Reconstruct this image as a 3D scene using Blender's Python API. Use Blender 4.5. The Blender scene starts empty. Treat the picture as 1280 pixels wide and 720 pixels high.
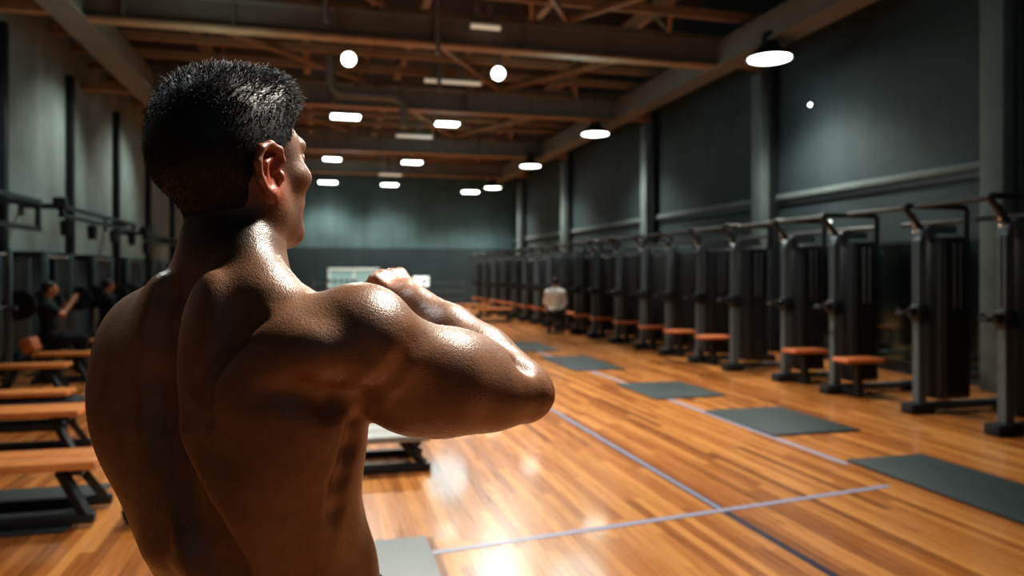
import bpy, bmesh, math, random
import numpy as np
from mathutils import Vector, Matrix, Euler
PI = math.pi
rnd = random.Random(7)
SC = bpy.context.scene
COL = SC.collection
YAW = math.atan2(240.0, 930.0)          # camera looks this far right of the hall axis
CY, SY = math.cos(YAW), math.sin(YAW)
EYE = 1.48

# ------------------------------------------------------------------ helpers
def link(o, parent=None):
    COL.objects.link(o)
    if parent is not None:
        o.parent = parent
    return o

class MB:
    """collects shapes in a bmesh, build() links them as one mesh object"""
    def __init__(s):
        s.bm = bmesh.new()
    def _merge(s, verts, M):
        bmesh.ops.transform(s.bm, matrix=M, verts=verts)
    def box(s, c, size, rot=(0, 0, 0), bev=0.0, seg=2):
        r = bmesh.ops.create_cube(s.bm, size=1.0)
        vs = r['verts']
        bmesh.ops.scale(s.bm, vec=Vector(size), verts=vs)
        if bev > 0:
            es = list({e for v in vs for e in v.link_edges})
            b = bmesh.ops.bevel(s.bm, geom=es, offset=min(bev, min(size) * .45), segments=seg, profile=.5, affect='EDGES')
            vs = list({v for f in b['faces'] for v in f.verts} | {v for v in vs if v.is_valid})
        s._merge(vs, Matrix.Translation(Vector(c)) @ Euler(rot).to_matrix().to_4x4())
        return s
    def bar(s, a, b, w, h=None, bev=0.0):
        """rectangular bar from a to b"""
        a, b = Vector(a), Vector(b)
        d = b - a
        L = d.length
        q = d.to_track_quat('Z', 'Y' if abs(d.normalized().y) < .95 else 'X')
        r = bmesh.ops.create_cube(s.bm, size=1.0)
        vs = r['verts']
        bmesh.ops.scale(s.bm, vec=Vector((w, h or w, L)), verts=vs)
        if bev > 0:
            es = list({e for v in vs for e in v.link_edges})
            bb = bmesh.ops.bevel(s.bm, geom=es, offset=bev, segments=2, profile=.5, affect='EDGES')
            vs = list({v for f in bb['faces'] for v in f.verts} | {v for v in vs if v.is_valid})
        s._merge(vs, Matrix.Translation((a + b) / 2) @ q.to_matrix().to_4x4())
        return s
    def cyl(s, a, b, r1, r2=None, n=16):
        a, b = Vector(a), Vector(b)
        d = b - a
        q = d.to_track_quat('Z', 'Y')
        r = bmesh.ops.create_cone(s.bm, cap_ends=True, cap_tris=False, segments=n, radius1=r1,
                                  radius2=r1 if r2 is None else r2, depth=d.length)
        s._merge(r['verts'], Matrix.Translation((a + b) / 2) @ q.to_matrix().to_4x4())
        return s
    def ball(s, c, r, sc=(1, 1, 1), rot=(0, 0, 0), u=16, v=10):
        q = bmesh.ops.create_uvsphere(s.bm, u_segments=u, v_segments=v, radius=r)
        s._merge(q['verts'], Matrix.Translation(Vector(c)) @ Euler(rot).to_matrix().to_4x4() @ Matrix.Diagonal((*sc, 1)))
        return s
    def tube(s, pts, r, n=10, closed=False):
        pts = [Vector(p) for p in pts]
        N = len(pts)
        rings = []
        up = Vector((0, 0, 1))
        prev = None
        for i, p in enumerate(pts):
            if closed:
                t = pts[(i + 1) % N] - pts[i - 1]
            else:
                t = pts[min(i + 1, N - 1)] - pts[max(i - 1, 0)]
            t.normalize()
            if prev is None:
                ref = up if abs(t.z) < .9 else Vector((1, 0, 0))
                nrm = t.cross(ref).normalized()
            else:
                nrm = (prev - t * prev.dot(t)).normalized()
            prev = nrm
            bn = t.cross(nrm)
            rr = r[i] if isinstance(r, (list, tuple)) else r
            rings.append([s.bm.verts.new(p + nrm * (rr * math.cos(2 * PI * k / n)) + bn * (rr * math.sin(2 * PI * k / n))) for k in range(n)])
        for i in range(N if closed else N - 1):
            A, B = rings[i], rings[(i + 1) % N]
            for k in range(n):
                s.bm.faces.new((A[k], A[(k + 1) % n], B[(k + 1) % n], B[k]))
        if not closed:
            s.bm.faces.new(rings[0][::-1])
            s.bm.faces.new(rings[-1])
        return s
    def lathe(s, prof, c=(0, 0, 0), n=24, M=None):
        """prof: list of (r, z)"""
        rings = []
        for r, z in prof:
            rings.append([s.bm.verts.new((r * math.cos(2 * PI * k / n), r * math.sin(2 * PI * k / n), z)) for k in range(n)])
        for A, B in zip(rings, rings[1:]):
            for k in range(n):
                s.bm.faces.new((A[k], A[(k + 1) % n], B[(k + 1) % n], B[k]))
        vs = [v for R in rings for v in R]
        s._merge(vs, Matrix.Translation(Vector(c)) @ (M or Matrix.Identity(4)))
        return s
    def prism(s, poly, y0, y1, axis='y'):
        """poly in (x,z), extruded along y"""
        A = [s.bm.verts.new((x, y0, z)) for x, z in poly]
        B = [s.bm.verts.new((x, y1, z)) for x, z in poly]
        s.bm.faces.new(A)
        s.bm.faces.new(B[::-1])
        n = len(poly)
        for k in range(n):
            s.bm.faces.new((A[k], B[k], B[(k + 1) % n], A[(k + 1) % n]))
        return s
    def build(s, name, mat, parent=None, smooth=True, loc=None):
        bmesh.ops.recalc_face_normals(s.bm, faces=s.bm.faces)
        me = bpy.data.meshes.new(name)
        s.bm.to_mesh(me)
        s.bm.free()
        if smooth:
            me.polygons.foreach_set('use_smooth', [True] * len(me.polygons))
            try:
                me.set_sharp_from_angle(angle=math.radians(38))
            except Exception:
                pass
        me.materials.append(mat)
        o = bpy.data.objects.new(name, me)
        if loc is not None:
            o.location = loc
        return link(o, parent)

def tag(o, label=None, cat=None, group=None, kind=None):
    if label: o['label'] = label
    if cat: o['category'] = cat
    if group: o['group'] = group
    if kind: o['kind'] = kind
    return o

def thing(name, loc, label, cat, group=None, rz=0.0):
    o = bpy.data.objects.new(name, None)
    o.empty_display_size = .1
    o.location = loc
    o.rotation_euler = (0, 0, rz)
    return tag(link(o), label, cat, group)

def copy_tree(o, parent=None):
    c = o.copy()
    COL.objects.link(c)
    if parent is not None:
        c.parent = parent
    for ch in list(o.children):
        copy_tree(ch, c)
    return c

# ------------------------------------------------------------------ materials
def newmat(name):
    m = bpy.data.materials.new(name)
    m.use_nodes = True
    nt = m.node_tree
    b = nt.nodes['Principled BSDF']
    return m, nt, b

def setp(b, **kw):
    for k, v in kw.items():
        k = k.replace('_', ' ')
        if k in b.inputs:
            b.inputs[k].default_value = v

def simple(name, col, rough=.5, metal=0.0, var=.25, scale=12.0, bump=0.0, spec=.5, coords='Object'):
    """procedural surface: base colour broken up by noise, slight bump"""
    m, nt, b = newmat(name)
    tc = nt.nodes.new('ShaderNodeTexCoord')
    n = nt.nodes.new('ShaderNodeTexNoise')
    n.inputs['Scale'].default_value = scale
    n.inputs['Detail'].default_value = 5
    nt.links.new(tc.outputs[coords], n.inputs['Vector'])
    mx = nt.nodes.new('ShaderNodeMix')
    mx.data_type = 'RGBA'
    mx.inputs['A'].default_value = (*[c * (1 - var) for c in col], 1)
    mx.inputs['B'].default_value = (*[min(1, c * (1 + var)) for c in col], 1)
    nt.links.new(n.outputs['Fac'], mx.inputs['Factor'])
    nt.links.new(mx.outputs['Result'], b.inputs['Base Color'])
    setp(b, Roughness=rough, Metallic=metal)
    b.inputs['Specular IOR Level'].default_value = spec
    if bump > 0:
        bp = nt.nodes.new('ShaderNodeBump')
        bp.inputs['Strength'].default_value = bump
        bp.inputs['Distance'].default_value = .02
        nt.links.new(n.outputs['Fac'], bp.inputs['Height'])
        nt.links.new(bp.outputs['Normal'], b.inputs['Normal'])
    return m

def emis(name, col, strength, base=(.8, .8, .8)):
    m, nt, b = newmat(name)
    setp(b, Roughness=.4)
    b.inputs['Base Color'].default_value = (*base, 1)
    b.inputs['Emission Color'].default_value = (*col, 1)
    b.inputs['Emission Strength'].default_value = strength
    return m

# ------------------------------------------------------------------ implicit body sculpting
# Body axes: u = right of the viewer, d = away from the viewer, z = up (metres, z=0 floor)
class Frame:
    """rotated anatomical frame: x = his right, y = where he faces"""
    def __init__(s, u, d, deg):
        s.u, s.d = u, d
        s.c, s.s = math.cos(math.radians(deg)), math.sin(math.radians(deg))
        s.R = np.array([[s.c, s.s, 0], [-s.s, s.c, 0], [0, 0, 1.0]])     # local -> body axes (columns via R@p)
    def P(s, p):
        return np.array([s.u, s.d, 0.0]) + s.R @ np.array(p, float)
WF = Frame(0, 0, 0)
class HeadFrame(Frame):
    """head frame with a slightly flatter face"""
    def P(s, p):
        x, y, z = p
        return Frame.P(s, (x, y if y < .045 else .045 + (y - .045) * .89, z))

def axis(lo, hi, bands):
    """non-uniform axis: bands = [(until, step)...]"""
    out, x = [], lo
    for end, st in bands:
        while x < end - 1e-9:
            out.append(x)
            x += st
    out.append(hi)
    return np.array(out, np.float32)

class Field:
    def __init__(s, X, Y, Z):
        s.X, s.Y, s.Z = X, Y, Z
        s.F = np.full((len(X), len(Y), len(Z)), 1.0, np.float32)
    def _win(s, lo, hi):
        r = []
        for A, a, b in ((s.X, lo[0], hi[0]), (s.Y, lo[1], hi[1]), (s.Z, lo[2], hi[2])):
            i0, i1 = np.searchsorted(A, a), np.searchsorted(A, b)
            r.append(slice(max(0, i0 - 1), min(len(A), i1 + 1)))
        return tuple(r)
    def _pts(s, w):
        return np.meshgrid(s.X[w[0]], s.Y[w[1]], s.Z[w[2]], indexing='ij', sparse=True)
    def _mix(s, w, D, k, op):
        if D.size == 0:
            return
        A = s.F[w]
        D = D.astype(np.float32)
        if op == 'add':
            h = np.maximum(k - np.abs(A - D), 0) / k
            s.F[w] = np.minimum(A, D) - h * h * (k * .25)
        else:
            D = -D
            h = np.maximum(k - np.abs(A - D), 0) / k
            s.F[w] = np.maximum(A, D) + h * h * (k * .25)
    def ell(s, fr, c, r, k=.03, rot=(0, 0, 0), op='add'):
        c = fr.P(c)
        R = fr.R @ np.array(Euler([math.radians(a) for a in rot]).to_matrix())
        r = np.array(r, float)
        ext = np.sqrt(((R * r) ** 2).sum(1)) + k + .015
        w = s._win(c - ext, c + ext)
        x, y, z = s._pts(w)
        x, y, z = x - c[0], y - c[1], z - c[2]
        l = [R[0, i] * x + R[1, i] * y + R[2, i] * z for i in range(3)]
        k0 = np.sqrt(sum((l[i] / r[i]) ** 2 for i in range(3)))
        k1 = np.sqrt(sum((l[i] / r[i] ** 2) ** 2 for i in range(3))) + 1e-9
        s._mix(w, k0 * (k0 - 1) / k1, k, op)
    def cap(s, fr, a, b, ra, rb=None, k=.03, op='add'):
        rb = ra if rb is None else rb
        a, b = fr.P(a), fr.P(b)
        m = max(ra, rb) + k + .015
        w = s._win(np.minimum(a, b) - m, np.maximum(a, b) + m)
        x, y, z = s._pts(w)
        e = b - a
        L2 = float(e @ e) + 1e-12
        t = np.clip(((x - a[0]) * e[0] + (y - a[1]) * e[1] + (z - a[2]) * e[2]) / L2, 0, 1)
        D = np.sqrt((x - a[0] - t * e[0]) ** 2 + (y - a[1] - t * e[1]) ** 2 + (z - a[2] - t * e[2]) ** 2) - (ra + (rb - ra) * t)
        s._mix(w, D, k, op)
    def chain(s, fr, pts, r, k=.02, op='add'):
        r = r if isinstance(r, (list, tuple)) else [r] * len(pts)
        for i in range(len(pts) - 1):
            s.cap(fr, pts[i], pts[i + 1], r[i], r[i + 1], k, op)
    def mesh(s):
        """naive surface nets -> verts (n,3), quads (m,4)"""
        F, X, Y, Z = s.F, s.X, s.Y, s.Z
        nx, ny, nz = F.shape
        ins = F < 0
        cnt = np.zeros((nx - 1, ny - 1, nz - 1), np.int8)
        for i in (0, 1):
            for j in (0, 1):
                for l in (0, 1):
                    cnt += ins[i:nx - 1 + i, j:ny - 1 + j, l:nz - 1 + l]
        act = np.argwhere((cnt > 0) & (cnt < 8))
        idx = np.full(cnt.shape, -1, np.int32)
        idx[act[:, 0], act[:, 1], act[:, 2]] = np.arange(len(act))
        acc = np.zeros((len(act), 3))
        num = np.zeros(len(act))
        ax = (X, Y, Z)
        cor = [(i, j, l) for i in (0, 1) for j in (0, 1) for l in (0, 1)]
        for p in cor:
            for dim in range(3):
                if p[dim] == 1:
                    continue
                q = list(p)
                q[dim] = 1
                a = act + np.array(p)
                b = act + np.array(q)
                fa = F[a[:, 0], a[:, 1], a[:, 2]]
                fb = F[b[:, 0], b[:, 1], b[:, 2]]
                m = (fa < 0) != (fb < 0)
                t = np.where(m, fa / np.where(fa == fb, 1, fa - fb), 0)
                pa = np.stack([ax[i][a[:, i]] for i in range(3)], 1)
                pb = np.stack([ax[i][b[:, i]] for i in range(3)], 1)
                pt = pa + (pb - pa) * t[:, None]
                acc[m] += pt[m]
                num += m
        V = acc / num[:, None]
        quads = []
        for dim in range(3):
            sl0 = [slice(None)] * 3
            sl1 = [slice(None)] * 3
            sl0[dim] = slice(0, -1)
            sl1[dim] = slice(1, None)
            A, B = ins[tuple(sl0)], ins[tuple(sl1)]
            e = np.argwhere(A != B)
            o1, o2 = (dim + 1) % 3, (dim + 2) % 3
            n = (nx, ny, nz)
            ok = (e[:, o1] > 0) & (e[:, o2] > 0) & (e[:, o1] < n[o1] - 1) & (e[:, o2] < n[o2] - 1)
            e = e[ok]
            flip = A[e[:, 0], e[:, 1], e[:, 2]]
            def at(s1, s2):
                c = e.copy()
                c[:, o1] += s1
                c[:, o2] += s2
                return idx[c[:, 0], c[:, 1], c[:, 2]]
            q = np.stack([at(-1, -1), at(0, -1), at(0, 0), at(-1, 0)], 1)
            q[~flip] = q[~flip][:, ::-1]
            quads.append(q)
        return V, np.concatenate(quads)

def np_mesh(name, V, Q, mat, parent, col=None, smooth_iter=0):
    me = bpy.data.meshes.new(name)
    if smooth_iter:
        # Taubin-ish smoothing on edges
        E = np.concatenate([Q[:, [0, 1]], Q[:, [1, 2]], Q[:, [2, 3]], Q[:, [3, 0]]])
        for it in range(smooth_iter):
            for lam in (.5, -.52):
                S = np.zeros_like(V)
                n = np.zeros(len(V))
                np.add.at(S, E[:, 0], V[E[:, 1]])
                np.add.at(n, E[:, 0], 1)
                V = V + lam * (S / np.maximum(n, 1)[:, None] - V)
    me.vertices.add(len(V))
    me.vertices.foreach_set('co', V.astype(np.float32).ravel())
    me.loops.add(len(Q) * 4)
    me.loops.foreach_set('vertex_index', Q.astype(np.int32).ravel())
    me.polygons.add(len(Q))
    me.polygons.foreach_set('loop_start', np.arange(0, len(Q) * 4, 4, dtype=np.int32))
    me.update(calc_edges=True)
    me.validate()
    me.polygons.foreach_set('use_smooth', [True] * len(me.polygons))
    if col is not None:
        at = me.color_attributes.new('tint', 'FLOAT_COLOR', 'POINT')
        at.data.foreach_set('color', np.concatenate([col, np.ones((len(col), 1))], 1).astype(np.float32).ravel())
    me.materials.append(mat)
    o = bpy.data.objects.new(name, me)
    return link(o, parent), V

def blob(c, r, V):
    return np.exp(-(((V - np.array(c)) / np.array(r)) ** 2).sum(1))

# ------------------------------------------------------------------ the man in front
def skin_material():
    m, nt, b = newmat('tanned_skin')
    L = nt.links
    at = nt.nodes.new('ShaderNodeAttribute')
    at.attribute_name = 'tint'
    tc = nt.nodes.new('ShaderNodeTexCoord')
    n1 = nt.nodes.new('ShaderNodeTexNoise')
    n1.inputs['Scale'].default_value = 38
    n1.inputs['Detail'].default_value = 6
    L.new(tc.outputs['Object'], n1.inputs['Vector'])
    mr = nt.nodes.new('ShaderNodeMapRange')
    mr.inputs['From Min'].default_value = .3
    mr.inputs['From Max'].default_value = .7
    mr.inputs['To Min'].default_value = .82
    mr.inputs['To Max'].default_value = 1.14
    L.new(n1.outputs['Fac'], mr.inputs['Value'])
    mx = nt.nodes.new('ShaderNodeVectorMath')
    mx.operation = 'SCALE'
    L.new(at.outputs['Color'], mx.inputs[0])
    L.new(mr.outputs['Result'], mx.inputs['Scale'])
    L.new(mx.outputs['Vector'], b.inputs['Base Color'])
    v = nt.nodes.new('ShaderNodeTexVoronoi')
    v.inputs['Scale'].default_value = 520
    L.new(tc.outputs['Object'], v.inputs['Vector'])
    n2 = nt.nodes.new('ShaderNodeTexNoise')
    n2.inputs['Scale'].default_value = 210
    n2.inputs['Detail'].default_value = 4
    L.new(tc.outputs['Object'], n2.inputs['Vector'])
    ad = nt.nodes.new('ShaderNodeMath')
    ad.operation = 'MULTIPLY_ADD'
    L.new(n2.outputs['Fac'], ad.inputs[0])
    ad.inputs[1].default_value = 1.6
    L.new(v.outputs['Distance'], ad.inputs[2])
    bp = nt.nodes.new('ShaderNodeBump')
    bp.inputs['Strength'].default_value = .22
    bp.inputs['Distance'].default_value = .0022
    L.new(ad.outputs['Value'], bp.inputs['Height'])
    L.new(bp.outputs['Normal'], b.inputs['Normal'])
    rr = nt.nodes.new('ShaderNodeMapRange')
    rr.inputs['To Min'].default_value = .28
    rr.inputs['To Max'].default_value = .48
    L.new(n2.outputs['Fac'], rr.inputs['Value'])
    L.new(rr.outputs['Result'], b.inputs['Roughness'])
    b.inputs['Specular IOR Level'].default_value = .65
    b.inputs['Subsurface Weight'].default_value = .18
    b.inputs['Subsurface Radius'].default_value = (1.0, .32, .15)
    b.inputs['Subsurface Scale'].default_value = .006
    return m

def build_man():
    T = Frame(-.364, 1.03, 34)      # torso
    B = Frame(-.322, 1.045, 15)      # hips
    H = HeadFrame(-.392, 1.035, 30)     # head turned further to the right
    X = axis(-.66, .10, [(.10, .0026)])
    Y = axis(.74, 1.46, [(1.46, .0026)])
    Z = axis(-.02, 1.80, [(.13, .005), (1.02, .010), (1.42, .0035), (1.80, .002)])
    f = Field(X, Y, Z)
    # pelvis, legs, feet
    f.ell(B, (0, .0, .96), (.134, .110, .12), .04)
    for s in (-1, 1):
        f.ell(B, (s * .075, -.055, .92), (.085, .085, .10), .03)
        f.chain(B, [(s * .09, 0, .92), (s * .125, .02, .52), (s * .15, -.02, .10)], [.092, .060, .042], .03)
        f.ell(B, (s * .135, -.02, .38), (.052, .058, .12), .04)
        f.ell(B, (s * .105, .035, .72), (.075, .07, .16), .04)
        f.chain(B, [(s * .15, -.045, .045), (s * .165, .06, .045), (s * .175, .15, .03)], [.040, .040, .028], .03)
        f.ell(B, (s * .172, .10, .028), (.045, .10, .028), .03)
    # waist and ribcage
    f.ell(B, (0, .0, 1.06), (.129, .103, .15), .04)
    f.ell(WF, (-.487, 1.060, 1.292), (.108, .092, .165), .035, rot=(0, -8, 0))      # left side of the back
    f.ell(T, (0.020, .000, 1.19), (.156, .114, .17), .05)
    f.ell(T, (0, .01, 1.31), (.175, .128, .17), .05)
    # back muscles
    for s in (-1, 1):
        f.ell(T, (s * .125, -.022, 1.285), (.072, .088, .15), .03, rot=(0, s * 14, 0))        # latissimus
        f.ell(T, (s * .104, -.078, 1.335), (.074, .050, .070), .016, rot=(0, s * -15, s * 16))          # infraspinatus
        f.ell(T, (s * .053, -.092, 1.36), (.046, .040, .12), .018)                           # trapezius, lower
        f.ell(T, (s * .075, -.062, 1.20), (.070, .060, .15), .035, rot=(0, s * 10, 0))
        f.chain(B, [(s * .036, -.078, 1.00), (s * .036, -.088, 1.12)], [.036, .040], .03)     # spinal erectors
        f.chain(T, [(s * .036, -.092, 1.13), (s * .042, -.098, 1.28)], [.036, .034], .022)
        f.chain(T, [(s * .028, -.030, 1.50), (s * .075, -.035, 1.440), (s * .150, -.018, 1.390)], [.042, .044, .040], .03)  # upper trapezius
        f.ell(T, (s * .085, .085, 1.35), (.095, .045, .075), .03, rot=(0, 0, s * -14))        # chest
        f.ell(B, (s * .094 - .012, .015, 1.04), (.040, .075, .075), .03)                             # obliques
    f.ell(B, (0, .06, 1.10), (.085, .05, .16), .03)
    # spine furrow
    FUR = [(-.415, .950, 1.475), (-.432, .957, 1.444), (-.438, .942, 1.399), (-.442, .934, 1.349), (-.437, .926, 1.300), (-.427, .914, 1.263), (-.413, .899, 1.228), (-.396, .888, 1.197), (-.377, .883, 1.175), (-.360, .882, 1.147), (-.345, .888, 1.117), (-.340, .897, 1.06), (-.338, .900, .98)]
    f.chain(WF, FUR, [.006, .012, .015, .017, .018, .018, .018, .018, .018, .017, .016, .014, .010], .034, 'sub')
    # neck
    f.chain(WF, [(-.372, 1.015, 1.42), (-.384, 1.028, 1.50)], [.068, .062], .03)
    f.cap(WF, (-.384, 1.028, 1.50), (-.385, 1.030, 1.60), .0615, .060, .03)
    for s in (-1, 1):
        f.cap(H, (s * .058, -.012, 1.600), (s * .018, .045, 1.44), .016, .014, .02)              # sternomastoid
    # skull and face
    f.ell(H, (0, -.010, 1.664), (.078, .100, .088), .02)
    f.ell(H, (0, -.042, 1.632), (.066, .064, .058), .03)
    f.ell(H, (0, .048, 1.620), (.064, .064, .085), .03)
    f.ell(H, (0, .052, 1.575), (.056, .058, .050), .03)
    for s in (-1, 1):
        f.cap(H, (s * .062, .012, 1.585), (s * .050, .022, 1.562), .016, .018, .03)
        f.cap(H, (s * .050, .022, 1.560), (s * .018, .098, 1.538), .020, .018, .025)            # jaw
        f.ell(H, (s * .050, .074, 1.617), (.020, .026, .016), .02)                            # cheekbone
        f.cap(H, (s * .010, .109, 1.667), (s * .046, .090, 1.665), .0085, .008, .014)            # brow
    f.ell(H, (0, .105, 1.538), (.024, .019, .017), .02)                                          # chin
    for s in (-1, 1):
        f.ell(H, (s * .032, .112, 1.646), (.017, .016, .012), .012, op='sub')
        f.ell(H, (s * .031, .089, 1.646), (.014, .014, .013), .006)
        f.chain(H, [(s * .016, .103, 1.6470), (s * .031, .1085, 1.6530), (s * .045, .098, 1.6475)], [.003, .0042, .003], .004)
        f.chain(H, [(s * .017, .102, 1.6405), (s * .031, .1060, 1.6385), (s * .044, .097, 1.6425)], [.003, .0035, .003], .004)
    f.chain(H, [(0, .112, 1.658), (0, .124, 1.628), (0, .134, 1.612)], [.008, .009, .011], .012)
    for s in (-1, 1):
        f.ell(H, (s * .012, .122, 1.608), (.008, .011, .008), .008)
    f.ell(H, (0, .106, 1.583), (.030, .018, .016), .015)
    f.ell(H, (0, .121, 1.583), (.021, .006, .0045), .005)
    f.ell(H, (0, .119, 1.573), (.019, .007, .0055), .005)
    f.cap(H, (-.022, .127, 1.578), (.022, .127, 1.578), .0025, k=.004, op='sub')
    # ears
    for s in (-1, 1):
        def e(y, z, o=0.0):
            return (s * (.0805 + o + .06 * (y - .024)), (y - .018) * 1.22 - .006, 1.613 + z)
        f.ell(H, e(.020, .002, -.001), (.007, .019, .031), .006, rot=(0, 0, s * -3))
        f.ell(H, e(.024, .001, .010), (.009, .011, .018), .005, rot=(0, 0, s * -3), op='sub')
        f.chain(H, [e(.028, .004, .002), e(.036, .018, .003), e(.031, .031, .005), e(.017, .036, .007), e(.003, .028, .009), e(-.001, .010, .009),
                    e(.004, -.010, .007), e(.014, -.024, .004), e(.024, -.031, .001)], [.0035, .0045, .005, .0055, .0058, .0055, .0052, .005, .006], .004)
        f.ell(H, e(.024, -.028, .001), (.006, .009, .009), .006)
        f.chain(H, [e(.024, .022, .004), e(.011, .010, .006), e(.014, -.012, .004)], [.003, .004, .0035], .004)
        f.ell(H, e(.036, -.004, .002), (.005, .005, .008), .005)
    # right shoulder and arm (nearest the viewer): raised level, bent back so the fist is in front of the neck
    f.ell(T, (.150, -.048, 1.378), (.085, .056, .050), .02, rot=(0, -10, 10))                     # rear deltoid
    S, E_, W_ = (-.185, .955, 1.378), (.016, 1.100, 1.300), (-.152, 1.205, 1.424)
    f.ell(WF, (-.193, .945, 1.392), (.074, .080, .075), .018, rot=(0, 12, 30))
    f.ell(WF, (-.166, .960, 1.372), (.074, .060, .062), .014, rot=(0, 24, 36))
    f.chain(WF, [S, (-.09, 1.025, 1.335), E_], [.062, .064, .044], .014)
    f.ell(WF, (-.098, 1.012, 1.312), (.112, .056, .058), .02, rot=(0, 4, 36))                   # triceps
    f.ell(WF, (-.070, 1.050, 1.350), (.080, .045, .046), .02, rot=(0, 10, 36))                  # biceps
    f.ell(WF, (.024, 1.103, 1.300), (.034, .032, .027), .02)
    f.ell(WF, (.013, 1.070, 1.348), (.013, .012, .017), .020, op='sub')
    f.chain(WF, [(.010, 1.110, 1.312), (-.045, 1.143, 1.348), (-.10, 1.175, 1.386), W_], [.042, .048, .042, .0290], .012)
    f.ell(WF, (-.243, .945, 1.386), (.098, .058, .056), .03, rot=(0, -4, 24))
    f.ell(WF, (-.032, 1.058, 1.299), (.062, .046, .044), .02, rot=(0, 4, 36))
    f.ell(WF, (-.425, 1.065, 1.150), (.060, .075, .13), .05, rot=(0, -10, 0))                     # left flank below the latissimus
    f.ell(WF, (-.470, 1.035, 1.388), (.080, .062, .062), .045)                                  # left trapezius running into the shoulder
    # creases: below the deltoid, edge of the latissimus, shoulder blade
    f.chain(WF, [(-.098, .925, 1.408), (-.105, .903, 1.392), (-.119, .884, 1.370), (-.143, .884, 1.344), (-.181, .903, 1.322)], [.003, .005, .006, .006, .005], .028, 'sub')
    f.chain(WF, [(-.181, .903, 1.324), (-.215, .885, 1.325), (-.249, .851, 1.340), (-.284, .844, 1.337)], [.005, .005, .004, .000], .030, 'sub')
    f.chain(WF, [(-.199, .928, 1.290), (-.203, .929, 1.259), (-.209, .921, 1.220), (-.213, .922, 1.180), (-.215, .920, 1.140)], [.006, .006, .006, .005, .003], .022, 'sub')
    f.chain(WF, [(-.306, .886, 1.423), (-.332, .877, 1.399), (-.352, .869, 1.377), (-.365, .868, 1.349), (-.360, .866, 1.31)], [.003, .006, .006, .005, .003], .024, 'sub')
    # right hand: a fist, knuckles up, thumb towards the viewer
    fx = np.array(W_) - np.array((.010, 1.110, 1.312))
    fx /= np.linalg.norm(fx)
    nz_ = np.array((.30, -.45, .84))
    nz_ -= fx * (nz_ @ fx)
    nz_ /= np.linalg.norm(nz_)
    ly = np.cross(nz_, fx)
    if ly[1] > 0:
        ly = -ly                         # index / thumb side: towards the viewer
    def hp(O, a, b, c):
        return tuple(np.array(O) + fx * a + ly * b + nz_ * c)
    def fist(O, sgn=1, curl=1.0):
        for i, (b, Lp) in enumerate(((.027, .040), (.009, .043), (-.009, .040), (-.026, .034))):
            b *= sgn
            K = hp(O, .082 - .004 * abs(i - 1), b, .010)
            f.cap(WF, hp(O, .012, b * .55, .0), K, .014, .0115, .010)
            a1 = math.radians(62 * curl)
            k1 = tuple(np.array(K) + (fx * math.cos(a1) - nz_ * math.sin(a1)) * Lp)
            a2 = math.radians(150 * curl)
            k2 = tuple(np.array(k1) + (fx * math.cos(a2) - nz_ * math.sin(a2)) * Lp * .66)
            a3 = math.radians(215 * curl)
            k3 = tuple(np.array(k2) + (fx * math.cos(a3) - nz_ * math.sin(a3)) * Lp * .48)
            f.chain(WF, [K, k1, k2, k3], [.0105, .0098, .0090, .0078], .0035)
            f.ell(WF, K, (.0115, .0115, .0115), .004)
        f.chain(WF, [hp(O, .020, .020 * sgn, -.010), hp(O, .050, .040 * sgn, -.022), hp(O, .083, .040 * sgn, -.032), hp(O, .100, .022 * sgn, -.040)], [.016, .0125, .0110, .009], .006)
    f.cap(WF, W_, hp(W_, .03, 0, .002), .027, .026, .012)
    fist(W_)
    # left arm: forward across the chest, hand on the right forearm
    f.ell(WF, (-.508, 1.095, 1.362), (.072, .078, .072), .03)
    f.ell(T, (-.150, -.035, 1.370), (.075, .060, .055), .03)
    LS, LE = np.array((-.505, 1.115, 1.355)), T.P((-.150, .262, 1.265))
    LW = T.P((.060, .255, 1.345))
    f.chain(WF, [LS, (LS + LE) / 2, LE], [.062, .060, .043], .03)
    f.chain(WF, [LE, LE * .6 + LW * .4, LW], [.043, .043, .028], .02)
    fx = (LW - LE) / np.linalg.norm(LW - LE)
    nz_ = np.array((-.2, .6, .7))
    nz_ -= fx * (nz_ @ fx)
    nz_ /= np.linalg.norm(nz_)
    ly = np.cross(fx, nz_)
    fist(tuple(LW), -1, .55)
    V, Q = f.mesh()
    # colours
    base = np.array((.235, .119, .068))
    col = np.tile(base, (len(V), 1))
    def tint(c, r, rgb, a=1.0):
        w = np.clip(blob(c, r, V) * a, 0, 1)[:, None]
        col[:] = col * (1 - w) + np.array(rgb) * w
    for s in (-1, 1):
        tint(H.P((s * .086, .004, 1.613)), (.022, .024, .040), (.50, .13, .075), 1.3)
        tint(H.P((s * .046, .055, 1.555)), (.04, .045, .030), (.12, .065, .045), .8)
        tint(H.P((s * .088, .115, 1.345)), (.014, .02, .014), (.20, .07, .045))
        tint(H.P((s * .028, .108, 1.669)), (.020, .022, .006), (.012, .008, .006), 1.8)
        tint(H.P((s * .031, .108, 1.652)), (.016, .014, .003), (.015, .010, .008), 1.2)
    tint((-.385, .965, 1.535), (.075, .07, .040), (.035, .022, .017), 1.2)  # nape stubble, darkened further to paint the shade over the head
    for s in (-1, 1):
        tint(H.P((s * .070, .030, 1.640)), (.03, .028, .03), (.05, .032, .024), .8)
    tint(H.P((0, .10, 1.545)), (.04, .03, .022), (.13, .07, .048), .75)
    tint(H.P((0, .12, 1.578)), (.022, .012, .008), (.33, .11, .08))
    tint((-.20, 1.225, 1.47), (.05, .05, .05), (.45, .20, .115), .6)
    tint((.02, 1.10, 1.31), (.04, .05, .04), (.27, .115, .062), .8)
    o = np.array((T.u, T.d, 0))
    loc = (T.u * CY + T.d * SY, -T.u * SY + T.d * CY, 0)
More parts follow.
